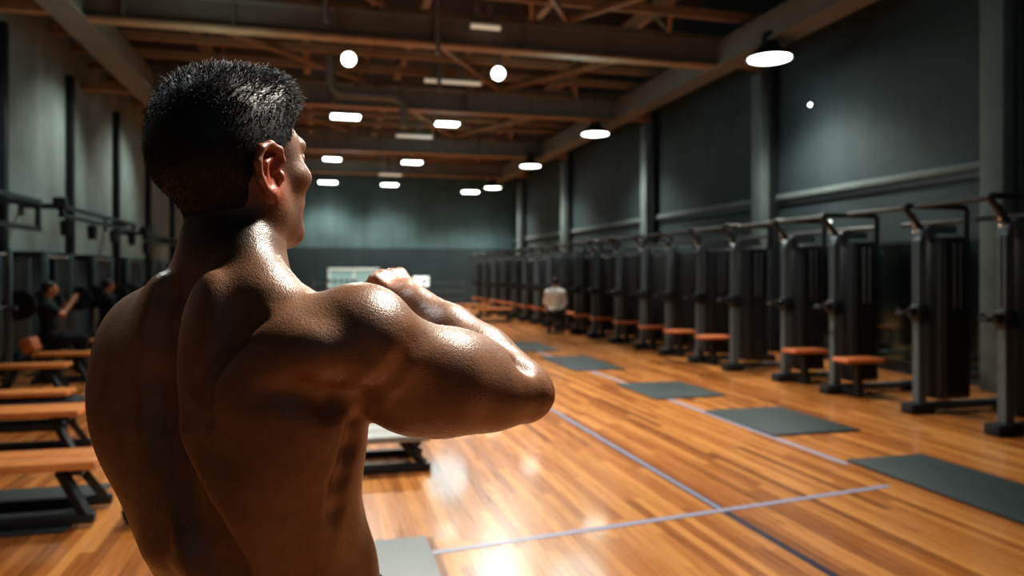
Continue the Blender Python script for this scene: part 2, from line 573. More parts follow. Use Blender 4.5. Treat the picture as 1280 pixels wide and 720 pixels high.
    root = thing('person', loc, 'shirtless muscular man with short dark hair seen from behind, right fist raised to his shoulder', 'person', rz=-YAW)
    skin = skin_material()
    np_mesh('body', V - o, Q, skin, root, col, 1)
    # shorts
    g = Field(axis(-.62, .0, [(.0, .005)]), axis(.84, 1.26, [(1.26, .005)]), axis(.40, 1.16, [(1.16, .005)]))
    g.ell(B, (0, .0, .96), (.158, .124, .14), .04)
    g.ell(B, (0, .0, 1.05), (.146, .115, .15), .04)
    for s in (-1, 1):
        g.ell(B, (s * .075, -.058, .92), (.094, .094, .11), .03)
        g.chain(B, [(s * .09, 0, .92), (s * .122, .018, .56)], [.108, .098], .03)
    g.ell(WF, (-.425, 1.065, 1.10), (.070, .085, .13), .04)
    g.F = np.maximum(g.F, (g.Z[None, None, :] - 1.040 + .265 * (g.X[:, None, None] + .2)))
    g.F = np.maximum(g.F, (.56 - g.Z)[None, None, :])
    v, q = g.mesh()
    cloth = simple('dark_shorts_fabric', (.012, .014, .017), .85, var=.3, scale=60, bump=.2)
    np_mesh('shorts', v - o, q, cloth, root, None, 2)
    # trainers
    g = Field(axis(-.62, .0, [(.0, .005)]), axis(.84, 1.36, [(1.36, .005)]), axis(-.01, .16, [(.16, .005)]))
    for s in (-1, 1):
        g.chain(B, [(s * .15, -.045, .055), (s * .165, .06, .055), (s * .175, .15, .038)], [.048, .048, .036], .03)
        g.ell(B, (s * .172, .10, .034), (.052, .115, .036), .03)
    g.F = np.maximum(g.F, (g.Z - .105)[None, None, :])
    g.F = np.maximum(g.F, (.0 - g.Z)[None, None, :])
    v, q = g.mesh()
    np_mesh('trainers', v - o, q, cloth, root, None, 1)
    # hair: a fitted cap plus several thousand short strands
    hm, nt, b = newmat('black_hair')
    setp(b, Roughness=.52)
    b.inputs['Base Color'].default_value = (.0045, .0045, .005, 1)
    g = Field(axis(-.56, -.24, [(-.24, .0025)]), axis(.86, 1.20, [(1.20, .0025)]), axis(1.50, 1.82, [(1.82, .0025)]))
    g.ell(H, (0, -.011, 1.666), (.0815, .1010, .091), .02)
    g.ell(H, (0, -.042, 1.632), (.0675, .0670, .062), .03)
    g.ell(H, (0, .040, 1.706), (.062, .058, .056), .03)
    g.ell(H, (.004, .038, 1.728), (.046, .034, .024), .02)
    g.cap(WF, (-.3845, 1.029, 1.53), (-.385, 1.030, 1.60), .0622, .0615, .03)
    # trim below the hairline: nape, around the ears, forehead
    Xg, Yg, Zg = np.meshgrid(g.X, g.Y, g.Z, indexing='ij')
    hx = (Xg - H.u) * H.c - (Yg - H.d) * H.s
    hy = (Xg - H.u) * H.s + (Yg - H.d) * H.c
    line = np.interp(hy, [-.12, -.06, -.032, -.020, .008, .020, .034, .044, .054, .066, .092, .12], [1.535, 1.538, 1.556, 1.590, 1.652, 1.650, 1.632, 1.640, 1.69, 1.712, 1.722, 1.735]).astype(np.float32)
    g.F = np.maximum(g.F, (line - Zg) * .8)
    v, q = g.mesh()
    hair, v2 = np_mesh('hair', v - o, q, hm, root, None, 2)
    # strands
    F0 = g.F
    rs = np.random.RandomState(3)
    Vv = v
    face_c = Vv[q].mean(1)
    e1, e2 = Vv[q[:, 1]] - Vv[q[:, 0]], Vv[q[:, 3]] - Vv[q[:, 0]]
    nn = np.cross(e1, e2)
    ar = np.linalg.norm(nn, axis=1) + 1e-12
    nn /= ar[:, None]
    inside_c = np.array([H.u, H.d, 1.66])
    sgn = np.sign(((face_c - inside_c) * nn).sum(1))
    nn *= sgn[:, None]
    keep = np.where(ar > 0)[0]
    pick = rs.choice(keep, 12000, p=ar[keep] / ar[keep].sum())
    up = np.clip((face_c[pick, 2] - 1.655) / .09, 0, 1)
    fwd = H.R @ np.array((0, 1, 0))
    dirs = nn[pick] + rs.normal(0, .35, (len(pick), 3))
    dirs += np.outer(up, fwd) * .45 + np.outer(1 - up, np.array((0, 0, -1))) * 1.9 + np.outer(up, (0, 0, .35))
    dirs /= np.linalg.norm(dirs, axis=1)[:, None]
    front = np.clip(((face_c[pick] - inside_c) @ (H.R @ np.array((0, 1.0, 0))) - .02) / .07, 0, 1)
    ln = .0035 + up ** 1.5 * (.015 + .009 * front) * rs.uniform(.45, 1.3, len(pick))
    P0 = face_c[pick] - nn[pick] * .001
    side = np.cross(dirs, rs.normal(0, 1, dirs.shape))
    side /= np.linalg.norm(side, axis=1)[:, None]
    s2 = np.cross(dirs, side)
    mid = P0 + dirs * (ln * .55)[:, None]
    tip = P0 + dirs * ln[:, None] + np.outer(ln * .25, (0, 0, -1)) + rs.normal(0, .0015, dirs.shape)
    w = .00055
    n = len(pick)
    SV = np.concatenate([P0 + side * w, P0 - side * w * .5 + s2 * w * .87, P0 - side * w * .5 - s2 * w * .87,
                         mid + side * w * .8, mid - side * w * .4 + s2 * w * .7, mid - side * w * .4 - s2 * w * .7, tip]) - o
    i = np.arange(n)
    tri = []
    for a, b_ in ((0, 1), (1, 2), (2, 0)):
        tri.append(np.stack([i + a * n, i + b_ * n, i + (b_ + 3) * n, i + (a + 3) * n], 1))
    Qs = np.concatenate(tri)
    T3 = np.concatenate([np.stack([i + (a + 3) * n, i + (b_ + 3) * n, i + 6 * n], 1) for a, b_ in ((0, 1), (1, 2), (2, 0))])
    me = hair.data
    nv = len(me.vertices)
    allV = np.concatenate([v2, SV])
    faces = [tuple(x) for x in q.tolist()] + [tuple(x) for x in (Qs + nv).tolist()] + [tuple(x) for x in (T3 + nv).tolist()]
    me2 = bpy.data.meshes.new('hair')
    me2.from_pydata(allV.tolist(), [], faces)
    me2.polygons.foreach_set('use_smooth', [True] * len(me2.polygons))
    me2.materials.append(hm)
    hair.data = me2
    # eyes
    white = simple('eye_white', (.55, .52, .48), .2, var=.05)
    dark = simple('eye_iris', (.02, .012, .008), .15, var=.1)
    for s in (-1, 1):
        c = H.P((s * .031, .0905, 1.646)) - o
        eo = MB().ball(c, .0120).build('eye', white, root)
        d_ = H.R @ np.array((0, 1, 0)) * .0078
        MB().ball(c + d_, .0055).build('iris', dark, eo)
    return root

# ------------------------------------------------------------------ the hall
def floor_material():
    m, nt, b = newmat('hall_floorboards')
    L = nt.links
    def N(t, **kw):
        n = nt.nodes.new('ShaderNode' + t)
        for k, v in kw.items():
            setattr(n, k, v)
        return n
    def math_(op, a, c=None):
        n = N('Math', operation=op)
        for i, v in enumerate((a, c)):
            if v is None: continue
            if isinstance(v, (int, float)): n.inputs[i].default_value = v
            else: L.new(v, n.inputs[i])
        return n.outputs[0]
    tc = N('TexCoord')
    sp = N('SeparateXYZ')
    L.new(tc.outputs['Object'], sp.inputs[0])
    xs = math_('DIVIDE', sp.outputs['X'], .068)
    row = math_('FLOOR', xs)
    fx = math_('FRACT', xs)
    w1 = N('TexWhiteNoise', noise_dimensions='1D')
    L.new(row, w1.inputs['W'])
    ys = math_('ADD', math_('DIVIDE', sp.outputs['Y'], 1.7), math_('MULTIPLY', w1.outputs['Value'], 7.0))
    fy = math_('FRACT', ys)
    cb = N('CombineXYZ')
    L.new(row, cb.inputs['X'])
    L.new(math_('FLOOR', ys), cb.inputs['Y'])
    w2 = N('TexWhiteNoise', noise_dimensions='2D')
    L.new(cb.outputs[0], w2.inputs['Vector'])
    # grain
    mp = N('Mapping')
    mp.inputs['Scale'].default_value = (60, 2.2, 1)
    L.new(tc.outputs['Object'], mp.inputs['Vector'])
    ns = N('TexNoise')
    ns.inputs['Scale'].default_value = 1.0
    ns.inputs['Detail'].default_value = 6
    L.new(mp.outputs[0], ns.inputs['Vector'])
    mp2 = N('Mapping')
    mp2.inputs['Scale'].default_value = (2.6, .35, 1)
    L.new(tc.outputs['Object'], mp2.inputs['Vector'])
    nb = N('TexNoise')
    nb.inputs['Scale'].default_value = 1.0
    nb.inputs['Detail'].default_value = 3
    L.new(mp2.outputs[0], nb.inputs['Vector'])
    t = math_('ADD', math_('MULTIPLY', w2.outputs['Value'], .50), math_('MULTIPLY', ns.outputs['Fac'], .38))
    t = math_('ADD', t, math_('MULTIPLY', nb.outputs['Fac'], .22))
    cr = N('ValToRGB')
    cr.color_ramp.elements[0].position = .18
    cr.color_ramp.elements[0].color = (.15, .045, .010, 1)
    cr.color_ramp.elements[1].position = .88
    cr.color_ramp.elements[1].color = (.74, .335, .10, 1)
    e = cr.color_ramp.elements.new(.45)
    e.color = (.44, .155, .036, 1)
    L.new(t, cr.inputs[0])
    gap = math_('MINIMUM', math_('MULTIPLY', math_('MINIMUM', fx, math_('SUBTRACT', 1.0, fx)), 22.0),
                math_('MULTIPLY', math_('MINIMUM', fy, math_('SUBTRACT', 1.0, fy)), 500.0))
    gap = math_('MINIMUM', gap, 1.0)
    gp = math_('ADD', math_('MULTIPLY', gap, .55), .45)
    sc = N('VectorMath', operation='SCALE')
    L.new(cr.outputs[0], sc.inputs[0])
    L.new(gp, sc.inputs['Scale'])
    L.new(sc.outputs[0], b.inputs['Base Color'])
    rg = math_('ADD', math_('MULTIPLY', ns.outputs['Fac'], .18), .20)
    L.new(rg, b.inputs['Roughness'])
    b.inputs['Coat Weight'].default_value = .55
    b.inputs['Coat Roughness'].default_value = .09
    bp = N('Bump')
    bp.inputs['Strength'].default_value = .12
    bp.inputs['Distance'].default_value = .003
    L.new(math_('ADD', gap, math_('MULTIPLY', nb.outputs['Fac'], .6)), bp.inputs['Height'])
    L.new(bp.outputs[0], b.inputs['Normal'])
    return m

def concrete(name, col, panel=2.4, var=.3):
    """painted concrete with blotches and faint vertical streaks"""
    m, nt, b = newmat(name)
    L = nt.links
    tc = nt.nodes.new('ShaderNodeTexCoord')
    n1 = nt.nodes.new('ShaderNodeTexNoise')
    n1.inputs['Scale'].default_value = .55
    n1.inputs['Detail'].default_value = 8
    n1.inputs['Roughness'].default_value = .62
    L.new(tc.outputs['Object'], n1.inputs['Vector'])
    mp = nt.nodes.new('ShaderNodeMapping')
    mp.inputs['Scale'].default_value = (1.6, 1.6, .18)
    L.new(tc.outputs['Object'], mp.inputs['Vector'])
    n2 = nt.nodes.new('ShaderNodeTexNoise')
    n2.inputs['Scale'].default_value = 1.3
    n2.inputs['Detail'].default_value = 5
    L.new(mp.outputs[0], n2.inputs['Vector'])
    ad = nt.nodes.new('ShaderNodeMath')
    ad.operation = 'ADD'
    L.new(n1.outputs['Fac'], ad.inputs[0])
    m2 = nt.nodes.new('ShaderNodeMath')
    m2.operation = 'MULTIPLY_ADD'
    m2.inputs[1].default_value = .45
    m2.inputs[2].default_value = .275
    L.new(n2.outputs['Fac'], m2.inputs[0])
    L.new(m2.outputs[0], ad.inputs[1])
    cr = nt.nodes.new('ShaderNodeValToRGB')
    cr.color_ramp.elements[0].position = .7
    cr.color_ramp.elements[0].color = (*[c * (1 - var) for c in col], 1)
    cr.color_ramp.elements[1].position = 1.3 / 1.3
    cr.color_ramp.elements[1].color = (*[c * (1 + var) for c in col], 1)
    dv = nt.nodes.new('ShaderNodeMath')
    dv.operation = 'MULTIPLY'
    dv.inputs[1].default_value = .85
    L.new(ad.outputs[0], dv.inputs[0])
    L.new(dv.outputs[0], cr.inputs[0])
    L.new(cr.outputs[0], b.inputs['Base Color'])
    b.inputs['Roughness'].default_value = .7
    bp = nt.nodes.new('ShaderNodeBump')
    bp.inputs['Strength'].default_value = .15
    bp.inputs['Distance'].default_value = .02
    L.new(n1.outputs['Fac'], bp.inputs['Height'])
    L.new(bp.outputs[0], b.inputs['Normal'])
    return m

M = {}
def make_materials():
    M['floor'] = floor_material()
    M['wall'] = concrete('right_wall_paint', (.030, .050, .055))
    M['wall_l'] = concrete('left_wall_concrete', (.19, .23, .22))
    M['wall_b'] = concrete('far_wall_paint', (.058, .110, .118))
    M['dado'] = concrete('dark_lower_wall_paint', (.012, .028, .034))
    M['roof'] = simple('roof_boards', (.050, .030, .017), .8, var=.4, scale=3)
    M['steel'] = simple('painted_girder', (.19, .165, .13), .5, var=.25, scale=2.0, bump=.1)
    M['timber'] = simple('roof_timber', (.33, .185, .095), .6, var=.35, scale=4.0)
    M['column'] = concrete('column_concrete', (.13, .165, .165), var=.2)
    M['black'] = simple('black_powder_coat', (.014, .017, .020), .42, var=.2, scale=30)
    M['char'] = simple('charcoal_steel_tube', (.12, .15, .165), .36, metal=.3, var=.2, scale=14)
    M['rubber'] = simple('black_rubber', (.010, .012, .014), .8, var=.3, scale=40, bump=.2)
    M['mat'] = simple('grey_green_rubber_mat', (.022, .034, .036), .6, var=.25, scale=30, bump=.15)
    M['matl'] = simple('pale_grey_rubber_mat', (.23, .25, .25), .45, var=.15, scale=30, bump=.1)
    M['orange'] = simple('orange_upholstery', (.48, .14, .042), .45, var=.15, scale=20, bump=.05)
    M['slat'] = simple('orange_bench_timber', (.62, .24, .075), .38, var=.35, scale=9)
    M['grey'] = simple('grey_bench_slat', (.30, .31, .30), .4, var=.15, scale=10)
    M['chrome'] = simple('chrome', (.75, .77, .78), .22, metal=1.0, var=.1)
    M['line_l'] = simple('lilac_court_paint', (.30, .30, .40), .4, var=.15, scale=20)
    M['line_d'] = simple('navy_court_paint', (.018, .020, .050), .4, var=.2, scale=20)
    M['lamp'] = emis('lamp_diffuser', (.93, 1.0, .95), 9.0)
    M['lamp_dim'] = emis('tube_diffuser', (1.0, .86, .66), .30, (.7, .66, .6))
    M['pane'] = emis('lit_window_pane', (.35, .62, .58), .22, (.2, .3, .3))
    M['panel'] = emis('lit_panel', (.90, 1.0, .95), .9)
    M['frame'] = simple('white_window_frame', (.60, .66, .64), .5, var=.1)
    mm, nt, b = newmat('smoky_mirror')
    tc = nt.nodes.new('ShaderNodeTexCoord')
    n = nt.nodes.new('ShaderNodeTexNoise')
    n.inputs['Scale'].default_value = 2
    nt.links.new(tc.outputs['Object'], n.inputs['Vector'])
    mr = nt.nodes.new('ShaderNodeMapRange')
    mr.inputs['To Min'].default_value = .04
    mr.inputs['To Max'].default_value = .16
    nt.links.new(n.outputs['Fac'], mr.inputs['Value'])
    nt.links.new(mr.outputs[0], b.inputs['Roughness'])
    b.inputs['Base Color'].default_value = (.20, .30, .30, 1)
    b.inputs['Metallic'].default_value = 1
    M['mirror'] = mm

XL, XR, YB, YF, ZR = -4.9, 8.3, 32.0, -5.0, 7.5
TRIM = [0]
def trim(mb, mat):
    TRIM[0] += 1
    o = mb.build('trim_%d' % TRIM[0], mat)
    o['kind'] = 'structure'
    return o

def build_shell():
    def st(name, mb, mat):
        o = mb.build(name, mat, smooth=False)
        o['kind'] = 'structure'
        return o
    fl = st('floor', MB().box(((XL + XR) / 2, (YB + YF) / 2, -.05), (XR - XL, YB - YF, .1)), M['floor'])
    st('ceiling', MB().box(((XL + XR) / 2, (YB + YF) / 2, ZR + .05), (XR - XL + .4, YB - YF + .4, .1)), M['roof'])
    st('wall_left', MB().box((XL - .1, (YB + YF) / 2, ZR / 2), (.2, YB - YF + .4, ZR)), M['wall_l'])
    st('wall_right', MB().box((XR + .1, (YB + YF) / 2, ZR / 2), (.2, YB - YF + .4, ZR)), M['wall'])
    st('wall_back', MB().box(((XL + XR) / 2, YB + .1, ZR / 2), (XR - XL, .2, ZR)), M['wall_b'])
    st('wall_front', MB().box(((XL + XR) / 2, YF - .1, ZR / 2), (XR - XL, .2, ZR)), M['wall'])
    # painted court lines: thin strips that belong to the floor
    def strip(a, b, w, mat, z=.0015):
        a, b = Vector((*a, 0)), Vector((*b, 0))
        n = Vector((-(b - a).y, (b - a).x, 0)).normalized() * w / 2
        mb = MB()
        vs = [mb.bm.verts.new(p + Vector((0, 0, z))) for p in (a - n, b - n, b + n, a + n)]
        mb.bm.faces.new(vs)
        o = mb.build('court_line', mat, fl, smooth=False)
        return o
    strip((3.93, 4.9), (3.90, 31.5), .060, M['line_l'])
    strip((2.42, 4.15), (2.36, 31.5), .065, M['line_d'])
    strip((2.42, 4.15), (2.36, 31.5), .030, M['line_l'], .0022)
    strip((2.44, -2.0), (2.42, 4.15), .050, M['line_d'])
    strip((.0, 3.82), (3.80, 4.33), .055, M['line_l'], .0026)
    # dark dado along the left and far walls, ledge along the right wall
    trim(MB().box((XL + .02, 13.5, .86), (.04, 36.8, 1.72)), M['dado'])
    trim(MB().box((XL + .03, 13.5, 1.74), (.06, 36.8, .05)), M['black'])
    trim(MB().box((1.7, YB - .02, 1.25), (13.1, .04, 2.5)), M['dado'])
    trim(MB().box((XR - .04, 13.5, 2.86), (.08, 36.8, .10), bev=.01), M['column'])
    trim(MB().box((XR - .02, 13.5, 2.76), (.04, 36.8, .10)), M['black'])
    for o_y in (1.0, 7.4, 12.5, 17.6, 24.2, 30.0):            # right wall columns with a dark strip beside each
        trim(MB().box((XR - .15, o_y, 2.62), (.30, .34, 5.24), bev=.02), M['column'])
        trim(MB().box((XR - .10, o_y - .27, 2.75), (.12, .09, 5.5)), M['black'])
    for o_y in (7.3, 10.0, 13.3, 16.6, 20.1, 23.6, 27.2):    # left wall posts
        trim(MB().box((XL + .07, o_y, 2.7), (.14, .16, 5.4), bev=.01), M['black'])

def build_roof():
    # box beams along both sides
    trim(MB().box((7.30, 13.5, 5.52), (.34, 36.8, .50), bev=.02).box((7.30, 13.5, 5.29), (.46, 36.8, .05)), M['steel'])
    trim(MB().box((-3.62, 13.5, 5.52), (.34, 36.8, .50), bev=.02).box((-3.62, 13.5, 5.29), (.46, 36.8, .05)), M['steel'])
    gy = (2.2, 7.3, 12.5, 17.6, 24.0, 29.4)
    for y in gy:
        mb = MB().box((1.84, y, 5.54), (10.58, .07, .42)).box((1.84, y, 5.76), (10.58, .26, .045))
        for k in range(7):
            mb.box((-2.9 + k * 1.58, y, 5.54), (.03, .22, .40))
        trim(mb, M['steel'])
        trim(MB().box((1.84, y, 5.305), (10.58, .28, .05)), M['timber'])  # girder's bottom flange in timber colour, painting the orange light from below
        for x0, x1, s in ((7.47, XR - .02, 1), (XL + .02, -3.79, -1)):     # brackets to the walls
            trim(MB().box(((x0 + x1) / 2, y, 5.42), (x1 - x0, .2, .16)), M['timber'])
    # rafters on the girders along the hall
    for x in (-2.5, -.3, 1.9, 4.1, 6.2):
        trim(MB().box((x, 13.5, 6.52), (.14, 36.8, .26)), M['timber'])
    for i in range(25):
        y = .6 + i * 1.25
        if y > 31: break
        trim(MB().box(((XL + XR) / 2, y, 6.02), (XR - XL - .04, .09, .16)), M['timber'])
    # slanting struts from the girders up to the rafters, and diagonal bracing between the girders
    for i, y in enumerate(gy):
        for x in (-2.5, .8, 3.6, 6.2):
            if i < 1: continue
            trim(MB().bar((x, y, 5.79), (x + (.45 if x < 2 else -.45), y - 1.1, 6.95), .07, .09), M['timber'])
            trim(MB().bar((x + .1, y, 5.79), (x + .1 + (.3 if x < 2 else -.3), y + 1.0, 6.95), .06, .08), M['timber'])
    for y0, y1 in zip(gy, gy[1:]):
        for x0, x1 in ((-3.3, 1.0), (1.2, 4.2), (7.0, 4.2)):
            trim(MB().bar((x0, y0 + .1, 5.86), (x1, y1 - .1, 5.88), .07, .08), M['timber'])
    # vertical hangers and a conduit loop under the roof
    for x, y, z in ((.1, 12.3, 5.0), (1.9, 12.3, 4.6), (2.5, 16.0, 4.9), (.3, 17.3, 4.8), (3.4, 17.3, 4.9), (1.0, 23.6, 5.0)):
        trim(MB().cyl((x, y, z + .5), (x, y, ZR), .045, n=10), M['steel'])
    trim(MB().tube([(.2, 15.6, 5.9), (.2, 15.6, 5.25), (.35, 15.6, 5.12), (1.5, 15.6, 5.10), (1.68, 15.6, 4.98), (1.68, 15.6, 4.5)], .09, n=12), M['steel'])

def lamp_light(loc, energy, size=.35, angle=115, blend=.8, aim=None, col=(1.0, .96, .86)):
    l = bpy.data.lights.new('lamp_light', 'SPOT')
    l.energy = energy
    l.shadow_soft_size = size
    l.spot_size = math.radians(angle)
    l.spot_blend = blend
    l.color = col
    o = bpy.data.objects.new('lamp_light', l)
    o.location = loc
    if aim is not None:
        o.rotation_euler = (Vector(aim) - Vector(loc)).to_track_quat('-Z', 'Y').to_euler()
    return link(o)

def area(loc, aim, energy, size, col):
    l = bpy.data.lights.new('area_light', 'AREA')
    l.energy = energy
    l.size = size
    l.color = col
    o = bpy.data.objects.new('area_light', l)
    o.location = loc
    o.rotation_euler = (Vector(aim) - Vector(loc)).to_track_quat('-Z', 'Y').to_euler()
    return link(o)

def cam2w(u, d, z):
    return Vector((u * CY + d * SY, -u * SY + d * CY, z))

def build_lamps():
    # high bay lamps with a wide dark hood
    def highbay(x, y, z, r, top, label, group):
        t = thing('pendant_lamp', (x, y, z), label, 'lamp', group)
        MB().lathe([(r * 1.02, .0), (r * 1.0, .03), (r * .62, .16), (r * .36, .24), (r * .34, .42), (.03, .46), (.0, .46)]).build('hood', M['black'], t)
        MB().lathe([(.0, -.025), (r * .6, -.02), (r * .94, .0), (r * .94, .02), (0, .02)]).build('diffuser', M['lamp'], t)
        MB().cyl((0, 0, .44), (0, 0, top - z), .028, n=10).build('drop_rod', M['char'], t)
        lamp_light((x, y, z - .06), 900, r, 130)
        return t
    R_ = 'disc lamps along the right-hand roof beam'
    for (px, py, w, h), lab in zip(((962, 74, 60, 3.5), (744, 168, 38, 3.5), (663, 208, 29, 3.5), (616, 235, 24, 3.45)), (
            'large white disc lamp nearest the camera on the right, hung by the roof beam',
            'white disc lamp second along the right roof beam, above the far cable machines',
            'white disc lamp third along the right roof beam, near the far corner',
            'small white disc lamp in the far right corner, last along the right roof beam')):
        d = 930 * h / (340 - py)
        u = (px - 640) / 930 * d
        p = cam2w(u, d, EYE + h)
        highbay(p.x, p.y, p.z, w * d / 930 * .45, 5.3 if p.x > 7 else 6.0, lab, R_)
    C_ = 'flat ceiling lamps over the middle of the hall'
    for (px, py, w, h), lab in zip(((432, 146, 35, 3.95), (559, 155, 28, 3.9), (515, 203, 24, 3.95), (415, 199, 21, 3.9), (410, 228, 22, 3.6), (487, 231, 20, 3.55), (588, 240, 20, 3.25)), (
            'bright flat lamp right of the man\'s forehead, in the left row of the middle',
            'bright flat lamp straight above the raised fist, second row from the right',
            'smaller flat lamp beyond the lamp above the fist, mid hall',
            'flat lamp just right of the man\'s face, below the brightest left lamp',
            'faint flat lamp against the far wall, beside the man\'s nose',
            'faint flat lamp against the far wall, left of centre',
            'small flat lamp low before the far wall, left of the far corner lamp')):
        d = 930 * h / (340 - py)
        u = (px - 640) / 930 * d
        p = cam2w(u, d, EYE + h)
        r = w * d / 930 / 2
        t = thing('ceiling_lamp', p, lab, 'lamp', C_)
        MB().box((0, 0, .05), (r * 2.1, r * 1.2, .07), bev=.02).build('housing', M['char'], t)
        MB().box((0, 0, -.005), (r * 2, r * 1.1, .05), bev=.022).build('diffuser', M['lamp'], t)
        for s in (-1, 1):
            MB().cyl((s * r * .7, 0, .07), (s * r * .7, 0, 6.0 - p.z), .014, n=8).build('hanger', M['char'], t)
        lamp_light((p.x, p.y, p.z - .08), 800, r, 130)
    # two round spots tilted towards the near end of the hall
    S_ = 'round spotlights turned to the near end'
    for (px, py, w, h), lab in zip(((436, 74, 21, 4.1), (623, 92, 20, 4.0)), (
            'round glaring spotlight up left, between the man\'s head and the strip light', 'round glaring spotlight up right of the hanging strip light')):
        d = 930 * h / (340 - py)
        p = cam2w((px - 640) / 930 * d, d, EYE + h)
        t = thing('spotlight', p, lab, 'lamp', S_)
        r = w * d / 930 * .40
        tilt = (Vector((.2, 1.0, EYE)) - p).to_track_quat('-Z', 'Y').to_matrix().to_4x4()
        MB().lathe([(r * 1.08, -.02), (r * 1.08, .05), (r * .6, .2), (.0, .24)], M=tilt).build('can', M['black'], t)
        MB().lathe([(.0, -.03), (r * .8, -.02), (r, .01), (.0, .012)], M=tilt).build('lens', M['lamp'], t)
        MB().cyl((0, 0, .15), (0, 0, 6.0 - p.z), .02, n=8).build('stem', M['char'], t)
        lamp_light((p.x, p.y, p.z - .12), 700, r, 110, .9, aim=(p.x + .3, p.y - 5, 0))
    # unlit and weakly lit strip lights
    for (px, py, w, h), lab in zip(((566, 102, 72, 4.2), (518, 170, 46, 4.0), (607, 33, 38, 4.15), (648, 65, 32, 4.0), (488, 218, 28, 3.7)), (
            'long cream strip light hung on two posts below the front girder', 'cream strip light hung mid hall left of the lamp above the fist',
            'short pale strip light hung against the front girder, topmost', 'short white strip light under the front girder, right of the others', 'small pale strip light far off by the far wall')):
        d = 930 * h / (340 - py)
        p = cam2w((px - 640) / 930 * d, d, EYE + h)
        L_ = w * d / 930
        t = thing('strip_light', p, lab, 'strip light', 'hanging strip lights')
        MB().box((0, 0, .05), (L_, .16, .07), bev=.015).build('housing', M['steel'], t)
        MB().cyl((-L_ * .49, 0, -.01), (L_ * .49, 0, -.01), .045, n=12).build('tube', M['lamp_dim'], t)
        for s in (-.32, .14):
            MB().box((s * L_, 0, (6.0 - p.z) / 2 + .05), (.10, .07, 6.0 - p.z - .06)).build('hanger', M['steel'], t)

